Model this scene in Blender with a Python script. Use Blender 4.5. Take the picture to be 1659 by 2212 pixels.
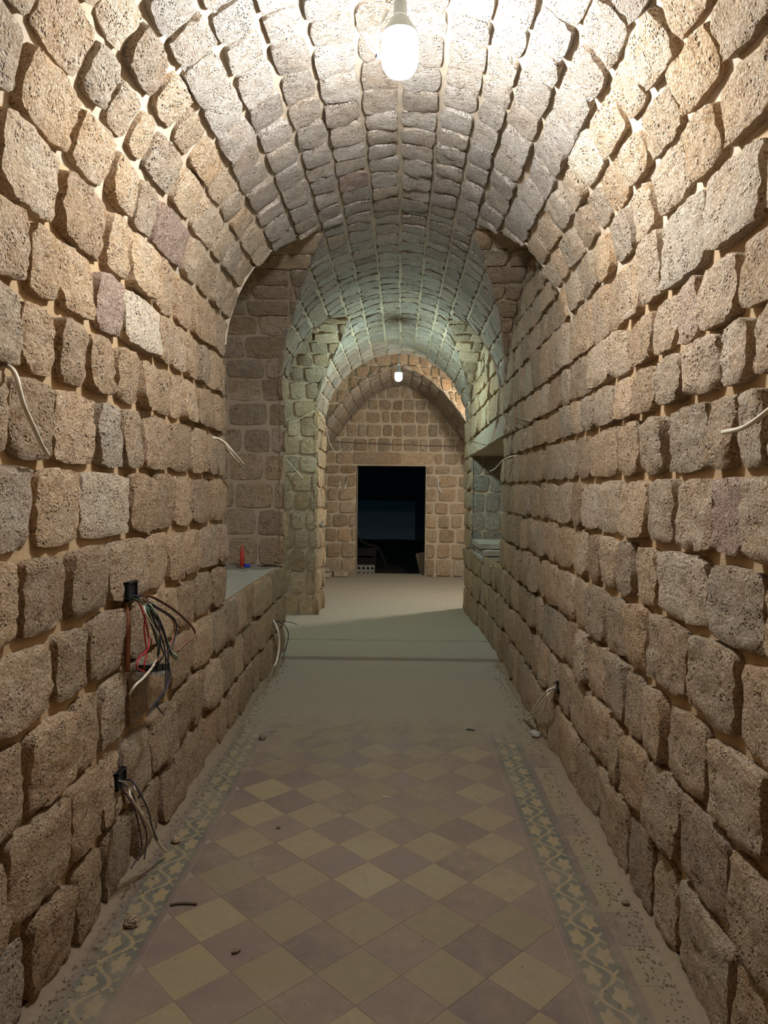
import bpy, math, random
from mathutils import Vector, Matrix, noise

for o in list(bpy.data.objects):
    bpy.data.objects.remove(o)
S = bpy.context.scene
C = S.collection
RND = random.Random(7)

# ------------------------------------------------------------------ camera
F_PX, CAM_H = 1520.0, 1.6
YAW, PITCH, ROLL = math.radians(1.2806), math.radians(1.8222), math.radians(0.6)
cd = bpy.data.cameras.new('camera'); cam = bpy.data.objects.new('camera', cd); C.objects.link(cam)
cd.sensor_fit = 'VERTICAL'; cd.sensor_height = 36; cd.lens = 36 * F_PX / 2212; cd.clip_start = 0.02
fwd = Vector((-math.sin(YAW) * math.cos(PITCH), math.cos(YAW) * math.cos(PITCH), -math.sin(PITCH)))
rgt = Vector((math.cos(YAW), math.sin(YAW), 0)); up = rgt.cross(fwd)
r2 = rgt * math.cos(ROLL) + up * math.sin(ROLL); u2 = up * math.cos(ROLL) - rgt * math.sin(ROLL)
cam.matrix_world = Matrix(((r2.x, u2.x, -fwd.x, 0), (r2.y, u2.y, -fwd.y, 0), (r2.z, u2.z, -fwd.z, CAM_H), (0, 0, 0, 1)))
S.camera = cam

# ------------------------------------------------------------------ world, exposure
w = bpy.data.worlds.new('night sky'); S.world = w; w.use_nodes = True
w.node_tree.nodes['Background'].inputs[0].default_value = (0.14, 0.42, 0.68, 1)
w.node_tree.nodes['Background'].inputs[1].default_value = 0.016
S.view_settings.view_transform = 'Standard'; S.view_settings.look = 'None'
S.view_settings.gamma = 1; S.view_settings.use_curve_mapping = False
S.view_settings.exposure = 1.1
# radiance of the three lamps (the bulbs themselves give the light)
LAMP1 = (0.92, 0.96, 1.0, 340.0)
LAMP2 = (0.70, 1.0, 0.92, 360.0)
LAMP3 = (1.0, 0.96, 0.88, 850.0)

# ------------------------------------------------------------------ node helpers
def mat(name):
    m = bpy.data.materials.new(name); m.use_nodes = True
    nt = m.node_tree; b = nt.nodes['Principled BSDF']
    b.inputs['Roughness'].default_value = 0.9
    b.inputs['Specular IOR Level'].default_value = 0.25
    return m, nt, b
def nd(nt, t, **kw):
    n = nt.nodes.new(t)
    for k, v in kw.items(): setattr(n, k, v)
    return n
def lk(nt, a, b): nt.links.new(a, b)
def mth(nt, op, a, b=None, c=None, clamp=False):
    n = nd(nt, 'ShaderNodeMath', operation=op, use_clamp=clamp)
    for i, v in enumerate((a, b, c)):
        if v is None: continue
        if isinstance(v, (int, float)): n.inputs[i].default_value = v
        else: lk(nt, v, n.inputs[i])
    return n.outputs[0]
def mix(nt, f, a, b, mode='MIX'):
    n = nd(nt, 'ShaderNodeMix', data_type='RGBA', blend_type=mode)
    for s, v in ((n.inputs[0], f), (n.inputs[6], a), (n.inputs[7], b)):
        if isinstance(v, (int, float)): s.default_value = v
        elif isinstance(v, tuple): s.default_value = (*v, 1) if len(v) == 3 else v
        else: lk(nt, v, s)
    return n.outputs[2]
def ramp(nt, v, a, b, lo=0.0, hi=1.0):
    n = nd(nt, 'ShaderNodeMapRange'); lk(nt, v, n.inputs[0])
    n.inputs[1].default_value = a; n.inputs[2].default_value = b
    n.inputs[3].default_value = lo; n.inputs[4].default_value = hi
    return n.outputs[0]
def pos(nt, scale=(1, 1, 1)):
    g = nd(nt, 'ShaderNodeNewGeometry'); m = nd(nt, 'ShaderNodeMapping')
    lk(nt, g.outputs['Position'], m.inputs[0]); m.inputs['Scale'].default_value = scale
    return m.outputs[0]
def nz(nt, vec, scale, detail=4, rough=0.6):
    n = nd(nt, 'ShaderNodeTexNoise'); lk(nt, vec, n.inputs['Vector'])
    n.inputs['Scale'].default_value = scale; n.inputs['Detail'].default_value = detail
    n.inputs['Roughness'].default_value = rough
    return n.outputs['Fac']
def vor(nt, vec, scale, feature='F1'):
    n = nd(nt, 'ShaderNodeTexVoronoi', feature=feature); lk(nt, vec, n.inputs['Vector'])
    n.inputs['Scale'].default_value = scale
    return n.outputs['Distance']
def bump(nt, b, h, dist, strength=1.0, prev=None):
    n = nd(nt, 'ShaderNodeBump'); n.inputs['Strength'].default_value = strength
    n.inputs['Distance'].default_value = dist; lk(nt, h, n.inputs['Height'])
    if prev is not None: lk(nt, prev, n.inputs['Normal'])
    lk(nt, n.outputs[0], b.inputs['Normal'])
    return n.outputs[0]

def stone_material(name, stretch, pit, tooling, tan, grey):
    """rough-hewn porous limestone; tone attribute: R grey share, G brightness, B reddish share"""
    m, nt, b = mat(name)
    p = pos(nt); a = nd(nt, 'ShaderNodeAttribute', attribute_name='tone')
    sep = nd(nt, 'ShaderNodeSeparateColor'); lk(nt, a.outputs['Color'], sep.inputs[0])
    big = nz(nt, p, 5.5, 3); mid = nz(nt, p, 26, 5, 0.7); fine = nz(nt, pos(nt, stretch), 60, 5, 0.75)
    g = mth(nt, 'ADD', sep.outputs[0], ramp(nt, big, 0.35, 0.7, -0.25, 0.3), clamp=True)
    col = mix(nt, g, tan, grey)
    col = mix(nt, sep.outputs[2], col, (0.52, 0.30, 0.22))
    col = mix(nt, ramp(nt, mid, 0.32, 0.72), mix(nt, 1.0, col, (0.74, 0.68, 0.60), 'MULTIPLY'), mix(nt, 0.25, col, (0.86, 0.80, 0.70)))
    grain = ramp(nt, nz(nt, pos(nt, stretch), 130, 3, 0.8), 0.38, 0.62)
    col = mix(nt, grain, mix(nt, 1.0, col, (0.62, 0.54, 0.45), 'MULTIPLY'), mix(nt, 0.28, col, (0.95, 0.92, 0.86)))
    # open pores: sparse dark pits
    pv = vor(nt, pos(nt, (1, 1, 0.8)), 105); pm = nz(nt, p, 17, 4, 0.6)
    pores = mth(nt, 'MULTIPLY', ramp(nt, pv, 0.42, 0.12), ramp(nt, pm, 0.46, 0.62))
    bigp = mth(nt, 'MULTIPLY', ramp(nt, vor(nt, p, 38), 0.30, 0.14), ramp(nt, nz(nt, p, 7, 2), 0.55, 0.66))
    pores = mth(nt, 'MAXIMUM', pores, mth(nt, 'MULTIPLY', bigp, pit), clamp=True)
    pores = mth(nt, 'MINIMUM', pores, 1.0)
    col = mix(nt, mth(nt, 'MULTIPLY', pores, 0.75), col, (0.16, 0.10, 0.06))
    vb = nd(nt, 'ShaderNodeVectorMath', operation='SCALE'); lk(nt, col, vb.inputs[0]); lk(nt, sep.outputs[1], vb.inputs['Scale'])
    lk(nt, vb.outputs[0], b.inputs['Base Color'])
    h = mth(nt, 'MULTIPLY_ADD', fine, 0.75, mth(nt, 'MULTIPLY', mid, 0.9))
    tool = nz(nt, pos(nt, tooling), 9, 2, 0.5)
    h = mth(nt, 'MULTIPLY_ADD', tool, 0.45, h)
    h = mth(nt, 'MULTIPLY_ADD', pores, -0.75, h)
    bump(nt, b, h, 0.030, 1.0)
    b.inputs['Roughness'].default_value = 0.93
    return m
M_STONE = stone_material('porous_limestone', (1, 1, 1), 1.0, (1, 1, 3), (0.78, 0.49, 0.188), (0.80, 0.68, 0.50))
M_VAULT = stone_material('vault_limestone', (0.5, 1.8, 0.9), 0.5, (0.7, 5, 1.5), (0.60, 0.44, 0.27), (0.63, 0.60, 0.56))

m, nt, b = mat('sandy_mortar'); M_MORTAR = m
p = pos(nt); n1 = nz(nt, p, 6, 4); n2 = nz(nt, p, 150, 4, 0.7)
lk(nt, mix(nt, ramp(nt, n1, 0.3, 0.7), (0.43, 0.285, 0.150), (0.48, 0.345, 0.200)), b.inputs['Base Color'])
bump(nt, b, mth(nt, 'MULTIPLY_ADD', n1, 1.5, mth(nt, 'MULTIPLY', n2, 0.3)), 0.008)
m, nt, b = mat('vault_mortar'); M_VMORTAR = m
p = pos(nt); n1 = nz(nt, p, 6, 4); n2 = nz(nt, p, 150, 4, 0.7)
lk(nt, mix(nt, ramp(nt, n1, 0.3, 0.7), (0.47, 0.36, 0.24), (0.50, 0.42, 0.32)), b.inputs['Base Color'])
bump(nt, b, mth(nt, 'MULTIPLY_ADD', n1, 1.5, mth(nt, 'MULTIPLY', n2, 0.3)), 0.008)

def floor_material(name, use_tone, base):
    """worn cement tile or screed under a film of building dust that thickens towards the walls and the far end"""
    m, nt, b = mat(name); p = pos(nt)
    if use_tone:
        a = nd(nt, 'ShaderNodeAttribute', attribute_name='tone'); col = a.outputs['Color']
    else: col = base
    spk = nz(nt, p, 320, 2, 0.8); wear = nz(nt, p, 7, 5, 0.65); sm = nz(nt, p, 24, 6, 0.7)
    col = mix(nt, ramp(nt, spk, 0.35, 0.7, 0.0, 0.25), col, (0.25, 0.20, 0.15))
    g = nd(nt, 'ShaderNodeNewGeometry'); sp = nd(nt, 'ShaderNodeSeparateXYZ'); lk(nt, g.outputs['Position'], sp.inputs[0])
    far = ramp(nt, mth(nt, 'ADD', sp.outputs[1], ramp(nt, wear, 0.3, 0.7, -0.5, 0.5)), 3.9, 4.8, 0.0, 0.93)
    edge = mth(nt, 'ABSOLUTE', mth(nt, 'ADD', sp.outputs[0], 0.10))
    edge = ramp(nt, mth(nt, 'ADD', edge, ramp(nt, sm, 0.3, 0.7, -0.12, 0.12)), 0.80, 1.0, 0.0, 0.75)
    film = ramp(nt, wear, 0.35, 0.70, 0.10, 0.78)
    film = mth(nt, 'ADD', mth(nt, 'MULTIPLY', film, 0.7), ramp(nt, nz(nt, p, 1.9, 3, 0.6), 0.42, 0.62, 0.0, 0.42))
    d = mth(nt, 'MAXIMUM', mth(nt, 'MAXIMUM', far, edge), film, clamp=True)
    d = mth(nt, 'MINIMUM', d, 0.94)
    dust = mix(nt, ramp(nt, sm, 0.3, 0.7), (0.215, 0.165, 0.112), (0.285, 0.230, 0.165))
    dust = mix(nt, ramp(nt, sp.outputs[1], 3.9, 7.6), dust, (0.385, 0.345, 0.275))
    col = mix(nt, d, col, dust)
    blot = ramp(nt, nz(nt, pos(nt, (1, 0.6, 1)), 11, 5, 0.75), 0.60, 0.72, 0.0, 0.35)
    col = mix(nt, blot, col, (0.11, 0.085, 0.058))
    lk(nt, col, b.inputs['Base Color'])
    rr = ramp(nt, d, 0.2, 0.9, 0.5, 0.92); lk(nt, rr, b.inputs['Roughness'])
    bump(nt, b, mth(nt, 'MULTIPLY_ADD', wear, 1.0, mth(nt, 'MULTIPLY', sm, 0.6)), 0.004)
    return m
M_TILE = floor_material('cement_tile', True, None)
M_SCREED = floor_material('dusty_screed', False, (0.26, 0.22, 0.17))

def plain(name, c, rough=0.5, spec=0.4, emis=None):
    m, nt, b = mat(name)
    v = nz(nt, pos(nt), 40, 3)
    lk(nt, mix(nt, ramp(nt, v, 0.3, 0.7), tuple(x * 0.85 for x in c), c), b.inputs['Base Color'])
    b.inputs['Roughness'].default_value = rough; b.inputs['Specular IOR Level'].default_value = spec
    if emis:
        b.inputs['Emission Color'].default_value = (*emis[:3], 1); b.inputs['Emission Strength'].default_value = emis[3]
    return m
M_CREAM = plain('cream_cable_sheath', (0.72, 0.64, 0.50))
M_WHITE = plain('white_plastic', (0.75, 0.76, 0.74))
M_BLACK = plain('black_plastic', (0.015, 0.016, 0.02), 0.4)
M_DARKW = plain('dark_wire', (0.05, 0.045, 0.06), 0.5)
M_REDW = plain('red_wire', (0.45, 0.02, 0.03)); M_GRNW = plain('green_wire', (0.08, 0.20, 0.11)); M_BRNW = plain('brown_wire', (0.30, 0.12, 0.06))
M_METAL = plain('dull_steel', (0.35, 0.34, 0.33), 0.45)
M_REDC = plain('red_wax', (0.62, 0.06, 0.04), 0.5); M_BLUE = plain('blue_plastic', (0.02, 0.04, 0.45), 0.4)
M_BULB1 = plain('bulb_glass_glowing', (0.9, 0.9, 0.9), 0.3, 0.4, LAMP1)
M_BULB2 = plain('far_bulb_glass_glowing', (0.9, 0.9, 0.9), 0.3, 0.4, LAMP2)
M_BULB3 = plain('passage_bulb_glass_glowing', (0.9, 0.9, 0.9), 0.3, 0.4, LAMP3)
M_SOCKET = plain('pale_socket', (0.50, 0.55, 0.53), 0.5)
M_EARTH = plain('dark_earth', (0.035, 0.028, 0.02), 0.95, 0.1)
M_PLASTER = plain('blue_grey_plaster', (0.42, 0.45, 0.45), 0.9, 0.1)
M_DARKWALL = plain('dark_rendered_wall', (0.07, 0.08, 0.09), 0.9, 0.1)
M_BLOCK = plain('grey_concrete_block', (0.30, 0.28, 0.25), 0.95, 0.1)
M_WOOD = plain('dark_timber', (0.10, 0.07, 0.045), 0.8, 0.2)
M_DTIMBER = plain('shade_darkened_timber', (0.022, 0.018, 0.016), 0.9, 0.1)  # timber colour darkened to put the gloom of the yard into it
M_GRIT = plain('mortar_grit', (0.27, 0.205, 0.14), 0.95, 0.1)
M_GREYSTONE = plain('dusty_slab_stone', (0.42, 0.39, 0.33), 0.95, 0.1)
M_CRUMB = plain('dark_crumb', (0.21, 0.16, 0.11), 0.95, 0.1)

# ------------------------------------------------------------------ object helpers
def link(name, verts, faces, material, parent=None, smooth=False, tone=None, center=False):
    me = bpy.data.meshes.new(name)
    loc = Vector((0, 0, 0))
    if center:
        loc = sum((Vector(v) for v in verts), Vector()) / len(verts)
        verts = [tuple(Vector(v) - loc) for v in verts]
    me.from_pydata([tuple(v) for v in verts], [], faces)
    me.materials.append(material)
    if smooth: me.polygons.foreach_set('use_smooth', [True] * len(me.polygons))
    if tone is not None:
        a = me.color_attributes.new('tone', 'FLOAT_COLOR', 'POINT')
        if len(tone) == len(me.vertices) and not isinstance(tone[0], (int, float)):
            flat = [x for t in tone for x in (*t, 1)]
        else: flat = [*tone, 1] * len(me.vertices)
        a.data.foreach_set('color', flat)
    me.update()
    o = bpy.data.objects.new(name, me); C.objects.link(o); o.location = loc
    if parent:
        o.parent = parent
        if center:
            o.matrix_parent_inverse = parent.matrix_basis.inverted()
    return o
def tag(o, label, cat, group=None, kind=None):
    if label: o['label'] = label
    if cat: o['category'] = cat
    if group: o['group'] = group
    if kind: o['kind'] = kind
    return o
def empty(name, loc, label, cat, group=None):
    o = bpy.data.objects.new(name, None); C.objects.link(o); o.location = loc; o.empty_display_size = 0.05
    return tag(o, label, cat, group)

class MB:
    def __init__(s): s.v = []; s.f = []
    def add(s, vs, fs):
        k = len(s.v); s.v += [tuple(v) for v in vs]; s.f += [tuple(i + k for i in f) for f in fs]
    def grid(s, fn, nu, nv):
        vs = [fn(i / nu, j / nv) for j in range(nv + 1) for i in range(nu + 1)]
        fs = [(j * (nu + 1) + i, j * (nu + 1) + i + 1, (j + 1) * (nu + 1) + i + 1, (j + 1) * (nu + 1) + i) for j in range(nv) for i in range(nu)]
        s.add(vs, fs)
    def box(s, a, b):
        x0, y0, z0 = a; x1, y1, z1 = b
        s.add([(x0, y0, z0), (x1, y0, z0), (x1, y1, z0), (x0, y1, z0), (x0, y0, z1), (x1, y0, z1), (x1, y1, z1), (x0, y1, z1)],
              [(0, 3, 2, 1), (4, 5, 6, 7), (0, 1, 5, 4), (1, 2, 6, 5), (2, 3, 7, 6), (3, 0, 4, 7)])
    def lathe(s, prof, c=(0, 0, 0), n=24):
        vs = []; fs = []
        for r, z in prof:
            for i in range(n):
                a = 2 * math.pi * i / n; vs.append((c[0] + r * math.cos(a), c[1] + r * math.sin(a), c[2] + z))
        for j in range(len(prof) - 1):
            for i in range(n):
                k = (i + 1) % n; fs.append((j * n + i, j * n + k, (j + 1) * n + k, (j + 1) * n + i))
        s.add(vs, fs)
    def tube(s, pts, r, n=6, sub=5):
        P = [Vector(p) for p in pts]; Q = []
        for i in range(len(P) - 1):
            p0 = P[max(i - 1, 0)]; p1 = P[i]; p2 = P[i + 1]; p3 = P[min(i + 2, len(P) - 1)]
            for k in range(sub):
                t = k / sub
                Q.append(0.5 * ((2 * p1) + (p2 - p0) * t + (2 * p0 - 5 * p1 + 4 * p2 - p3) * t * t + (3 * p1 - p0 - 3 * p2 + p3) * t ** 3))
        Q.append(P[-1]); vs = []; fs = []; prev = None
        for i, q in enumerate(Q):
            t = (Q[min(i + 1, len(Q) - 1)] - Q[max(i - 1, 0)]).normalized()
            if prev is None: a = t.orthogonal().normalized()
            else: a = (prev - t * prev.dot(t)).normalized()
            prev = a; bb = t.cross(a)
            for k in range(n):
                an = 2 * math.pi * k / n; vs.append(q + (a * math.cos(an) + bb * math.sin(an)) * r)
        for i in range(len(Q) - 1):
            for k in range(n):
                l = (k + 1) % n; fs.append((i * n + k, i * n + l, (i + 1) * n + l, (i + 1) * n + k))
        fs.append(tuple(range(n))[::-1]); fs.append(tuple((len(Q) - 1) * n + k for k in range(n)))
        s.add(vs, fs)
    def build(s, name, m, parent=None, **kw): return link(name, s.v, s.f, m, parent, **kw)

# ------------------------------------------------------------------ stones
CAMP = Vector((0, 0, CAM_H))
def tone_of(g, red=0.02, bright=1.0):
    r = RND.random()
    grey = min(1, max(0, RND.gauss(g, 0.2)))
    return (grey, bright * RND.uniform(0.78, 1.14), RND.uniform(0.35, 0.8) if r < red else RND.uniform(0, 0.12))
def make_stone(parent, surf, q, proud, gap, tone, m, rnd=0.24, rough=0.013, name='stone', joined=None):
    """one hewn block fitted to surf(u, v) -> (point, normal); q = corner (u,v) at bottom-left, bottom-right, top-right, top-left"""
    def uv(a, b):
        s = (a + 1) / 2; t = (b + 1) / 2
        u = (q[0][0] * (1 - s) + q[1][0] * s) * (1 - t) + (q[3][0] * (1 - s) + q[2][0] * s) * t
        v = (q[0][1] * (1 - s) + q[1][1] * s) * (1 - t) + (q[3][1] * (1 - s) + q[2][1] * s) * t
        return u, v
    c0 = surf(*uv(0, 0))[0]
    lu = (surf(*uv(1, 0))[0] - surf(*uv(-1, 0))[0]).length; lv = (surf(*uv(0, 1))[0] - surf(*uv(0, -1))[0]).length
    if lu < 0.05 or lv < 0.04: return None
    gu = gap * (0.55 if m is M_VAULT else 1.0)
    ku = max(0.5, 1 - gu / lu); kv = max(0.5, 1 - gap / lv)
    d = max(0.8, (c0 - CAMP).length)
    nu = int(min(11, max(3, lu * 1520 / d / 14))); nv = int(min(11, max(3, lv * 1520 / d / 14)))
    seed = Vector((RND.uniform(0, 99), RND.uniform(0, 99), RND.uniform(0, 99)))
    tu = RND.uniform(-0.25, 0.25) * proud; tv = RND.uniform(-0.25, 0.25) * proud
    jit = 0.014
    kk = [RND.uniform(0.6, 1.5) for _ in range(4)]
    def pt(a, b, h, edge=False):
        e = rnd * kk[(a > 0) + 2 * (b > 0)]
        aa = a * (1 - e * b * b * abs(a) ** 3 * min(.5, 0.11 / lu)); bb = b * (1 - e * a * a * abs(b) ** 3 * min(.5, 0.11 / lv))
        n0 = noise.noise_vector(seed + Vector((a * lu * 7, b * lv * 7, 0)))
        aa = aa * ku + n0.x * jit / lu * min(1, abs(a) + .2); bb = bb * kv + n0.y * jit / lv * min(1, abs(b) + .2)
        if edge:
            n1 = noise.noise_vector(seed * 1.7 + Vector((a * lu * 24, b * lv * 24, 3)))
            aa += n1.x * .006 / lu; bb += n1.y * .006 / lv
        P, N = surf(*uv(aa, bb))
        return P + N * h
    V = []; nn = nu + 1
    for j in range(nv + 1):
        for i in range(nu + 1):
            # concentrate rows near the edges so that the arris stays crisp
            a = -1 + 2 * i / nu; b = -1 + 2 * j / nv
            if 0 < i < nu: a *= 1.0 + 0.10 * (1 - abs(a)) if nu > 4 else 1.15
            if 0 < j < nv: b *= 1.0 + 0.10 * (1 - abs(b)) if nv > 4 else 1.15
            ed = i in (0, nu) or j in (0, nv)
            s3 = seed + Vector((a * lu * 11, b * lv * 11, 5))
            h = proud * (0.80 if ed else 1.0) + tu * a + tv * b
            h += noise.noise(s3) * rough + noise.noise(s3 * 2.7) * rough * 0.6
            V.append(pt(a, b, max(0.004, h), ed))
    F = [(j * nn + i, j * nn + i + 1, (j + 1) * nn + i + 1, (j + 1) * nn + i) for j in range(nv) for i in range(nu)]
    ring = [(i, 0) for i in range(nu + 1)] + [(nu, j) for j in range(1, nv + 1)] + [(i, nv) for i in range(nu - 1, -1, -1)] + [(0, j) for j in range(nv - 1, 0, -1)]
    k0 = len(V); L = len(ring)
    for i, j in ring: V.append(V[j * nn + i].copy())          # doubled arris: the edge stays sharp
    for i, j in ring:
        V.append(pt(-1 + 2 * i / nu, -1 + 2 * j / nv, -0.012, True))
    for k in range(L):
        F.append((k0 + (k + 1) % L, k0 + k, k0 + L + k, k0 + L + (k + 1) % L))
    # make normals face outwards
    P, N = surf(*uv(0, 0)); f = F[len(F) // 3]; f = F[0]
    nrm = (V[f[1]] - V[f[0]]).cross(V[f[2]] - V[f[0]])
    if nrm.dot(N) < 0: F = [tuple(reversed(f)) for f in F]
    if joined is not None:
        k = len(joined['v']); joined['v'] += V; joined['f'] += [tuple(i + k for i in f) for f in F]; joined['t'] += [tone] * len(V); return None
    return link(name, V, F, m, parent, smooth=True, tone=tone, center=True)

# stones the photograph singles out: (wall, height, distance) -> grey share, brightness, reddish share
ODD = {('L', 2.29, 2.65): (.45, 1.0, .75), ('L', 2.29, 2.98): (1, 1.25, 0), ('L', 1.80, 2.66): (.95, .82, .05), ('L', 1.53, 2.63): (.85, 1.15, 0), ('L', 1.53, 1.95): (.8, .95, .1),
       ('R', 2.45, 2.44): (1, .9, 0), ('R', 3.07, 3.1): (1, 1.3, 0), ('R', 1.78, 2.52): (.8, 1.2, 0), ('R', 1.28, 2.0): (.8, .85, .1), ('L', .14, 2.0): (.9, .9, .05), ('L', .72, 2.71): (.7, 1.15, 0),
       ('R', .46, 2.2): (.5, .85, .2), ('L', 3.1, 2.6): (.7, .6, .1)}
def odd(surf, u, v):
    for (k, vv, uu), t in ODD.items():
        if SURF.get(k) is surf and abs(v - vv) < .09 and abs(u - uu) < .13: return t
    return None
def lay(parent, surf, v0, v1, lo, hi, w, style, joints=None, single=False, joined=None):
    """lay one course between v0 and v1; lo / hi are the (bottom, top) ends along u"""
    g, proud, gap, m, bright = style
    a = max(lo); b = min(hi)
    js = []
    if joints: js = [j for j in joints if a + .05 < j < b - .05]
    if not single:
        x = max(js) if js else min(lo)
        if not js: x = x + RND.uniform(*w) * RND.uniform(.5, 1)
        else: x += RND.uniform(*w)
        while x < max(hi) - 0.07:
            js.append(x); x += RND.uniform(*w)
        if joints and js:
            x = min(js) - RND.uniform(*w)
            while x > min(lo) + .07:
                js.insert(0, x); x -= RND.uniform(*w)
    js = sorted(js)
    e0 = [lo[0]] + [min(max(j, lo[0]), hi[0]) for j in js] + [hi[0]]
    e1 = [lo[1]] + [min(max(j, lo[1]), hi[1]) for j in js] + [hi[1]]
    for i in range(len(e0) - 1):
        t0 = RND.uniform(-.012, .012); t1 = RND.uniform(-.012, .012)
        l0, r0, l1, r1 = e0[i], e0[i + 1], e1[i], e1[i + 1]
        if (r0 - l0) + (r1 - l1) < 0.10: continue
        tn = odd(surf, (l0 + r0 + l1 + r1) / 4, (v0 + v1) / 2) or tone_of(g, bright=bright)
        make_stone(parent, surf, [(l0, v0), (r0, v0 + t1 * .5), (r1, v1 + t1), (l1, v1 + t0)], proud * RND.uniform(0.7, 1.3), gap * RND.uniform(.8, 1.2), tn, m, joined=joined)

# ------------------------------------------------------------------ the vaulted corridor: profile and lunettes
XC, RL, RR, RV, ZS = -0.02, 1.08, 0.965, 1.03, 2.49
YEND = 9.45
def taper(P):
    k = min(max(P.y - 7.0, 0), 2.6)
    return Vector((P.x * (1 - 0.036 * k), P.y, P.z * (1 - 0.0155 * k)))
REC = 0.035      # the mortar lies this far behind the stone faces
def side_surf(side):
    sx = -1 if side == 'L' else 1; r = RL if side == 'L' else RR
    def f(u, v):
        if v < ZS: return taper(Vector((XC + sx * (r + REC), u, v))), Vector((-sx, 0, 0))
        th = (v - ZS) / RV
        N = Vector((-sx * math.cos(th) / r, 0, -math.sin(th) / RV)).normalized()
        return taper(Vector((XC + sx * r * math.cos(th), u, ZS + RV * math.sin(th)))) - N * REC, N
    return f
SURF = {'L': side_surf('L'), 'R': side_surf('R')}
SCROWN = ZS + RV * math.pi / 2
LUN = {
 'L1': [(4.45, 2.49), (4.55, 2.87), (4.60, 3.04), (4.73, 3.20), (4.83, 3.32), (4.99, 3.39), (5.43, 3.29), (5.8, 3.17), (6.13, 3.01), (6.33, 2.81), (6.60, 2.49)],
 'R1': [(3.95, 2.49), (4.07, 2.61), (4.26, 2.82), (4.36, 2.97), (4.44, 3.13), (4.67, 3.28), (4.90, 3.37), (5.25, 3.30), (5.67, 3.14), (6.04, 2.99), (6.28, 2.80), (6.60, 2.49)],
 'L2': [(6.80, 2.49), (6.89, 2.84), (6.98, 3.14), (7.02, 3.30), (7.35, 3.385), (7.87, 3.32), (8.25, 3.17), (8.55, 2.95), (8.75, 2.49)],
 'R2': [(6.84, 2.49), (6.90, 2.81), (6.99, 3.03), (7.04, 3.17), (7.13, 3.33), (7.40, 3.385), (8.05, 3.25), (8.6, 3.05), (8.9, 2.85), (9.1, 2.49)]}
APEX = {k: max(v, key=lambda p: p[1]) for k, v in LUN.items()}
def yn(k, z):
    P = LUN[k]; i = P.index(APEX[k])
    for a, b in zip(P[:i], P[1:i + 1]):
        if a[1] <= z <= b[1]: return a[0] + (b[0] - a[0]) * (z - a[1]) / (b[1] - a[1])
    return P[0][0] if z < P[0][1] else APEX[k][0]
def yf(k, z):
    P = LUN[k]; i = P.index(APEX[k])
    for a, b in zip(P[i:-1], P[i + 1:]):
        if b[1] <= z <= a[1]: return a[0] + (b[0] - a[0]) * (z - a[1]) / (b[1] - a[1])
    return P[-1][0] if z < P[-1][1] else APEX[k][0]
SILL = 0.87; NICHE = (6.6, 8.86, 0.885, 2.095); REC2 = (6.8, 8.75)
def cuts(side, s):
    """openings (Y from, Y to) met by the corridor surface at height parameter s"""
    if s < ZS:
        if side == 'L': return [None if s < SILL else (4.45, 6.6), REC2]
        if s > 2.3: return [(3.95, 6.6), (6.84, 9.1)]
        return [None, NICHE[:2] if NICHE[2] < s < NICHE[3] else None]
    z = ZS + RV * math.sin((s - ZS) / RV); out = []
    for k in (side + '1', side + '2'):
        out.append((yn(k, z), yf(k, z)) if z < APEX[k][1] else None)
    return out
def intervals(side, s0, s1, y0, y1):
    c0 = cuts(side, s0 + 1e-4); c1 = cuts(side, s1 - 1e-4); lo = (y0, y0); res = []
    for i in (0, 1):
        a, b = c0[i], c1[i]
        if a is None and b is None: continue
        ya = APEX[side + str(i + 1)][0]
        a = a or (ya, ya); b = b or (ya, ya)
        res.append((lo, (a[0], b[0]))); lo = (a[1], b[1])
    res.append((lo, (y1, y1)))
    return [r for r in res if r[1][0] - r[0][0] + r[1][1] - r[0][1] > 0.02]

def mortar_strip(mb, surf, s0, s1, lo, hi, step=0.3):
    n = max(1, int((max(hi) - min(lo)) / step)); m_ = max(1, int((s1 - s0) / 0.12 + .5))
    mb.grid(lambda a, b: surf((lo[0] * (1 - b) + lo[1] * b) * (1 - a) + (hi[0] * (1 - b) + hi[1] * b) * a, s0 + (s1 - s0) * b)[0], n, m_)
def mortar_side(mb, side, s0, s1, y0, y1):
    brk = [s0, s1] + [x for x in (SILL, NICHE[2], NICHE[3], 2.3, ZS) if s0 < x < s1]
    s = s0
    while s < s1: brk.append(s); s += 0.04
    brk = sorted(set(brk))
    for a, b in zip(brk, brk[1:]):
        if b - a < 1e-4: continue
        for lo, hi in intervals(side, a, b, y0, y1): mortar_strip(mb, SURF[side], a, b, lo, hi)

WALL_STYLE_L = (0.12, 0.042, 0.024, M_STONE, 0.98)
WALL_STYLE_R = (0.34, 0.040, 0.023, M_STONE, 0.98)
VAULT_STYLE = (0.62, 0.034, 0.020, M_VAULT, 1.0)

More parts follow.
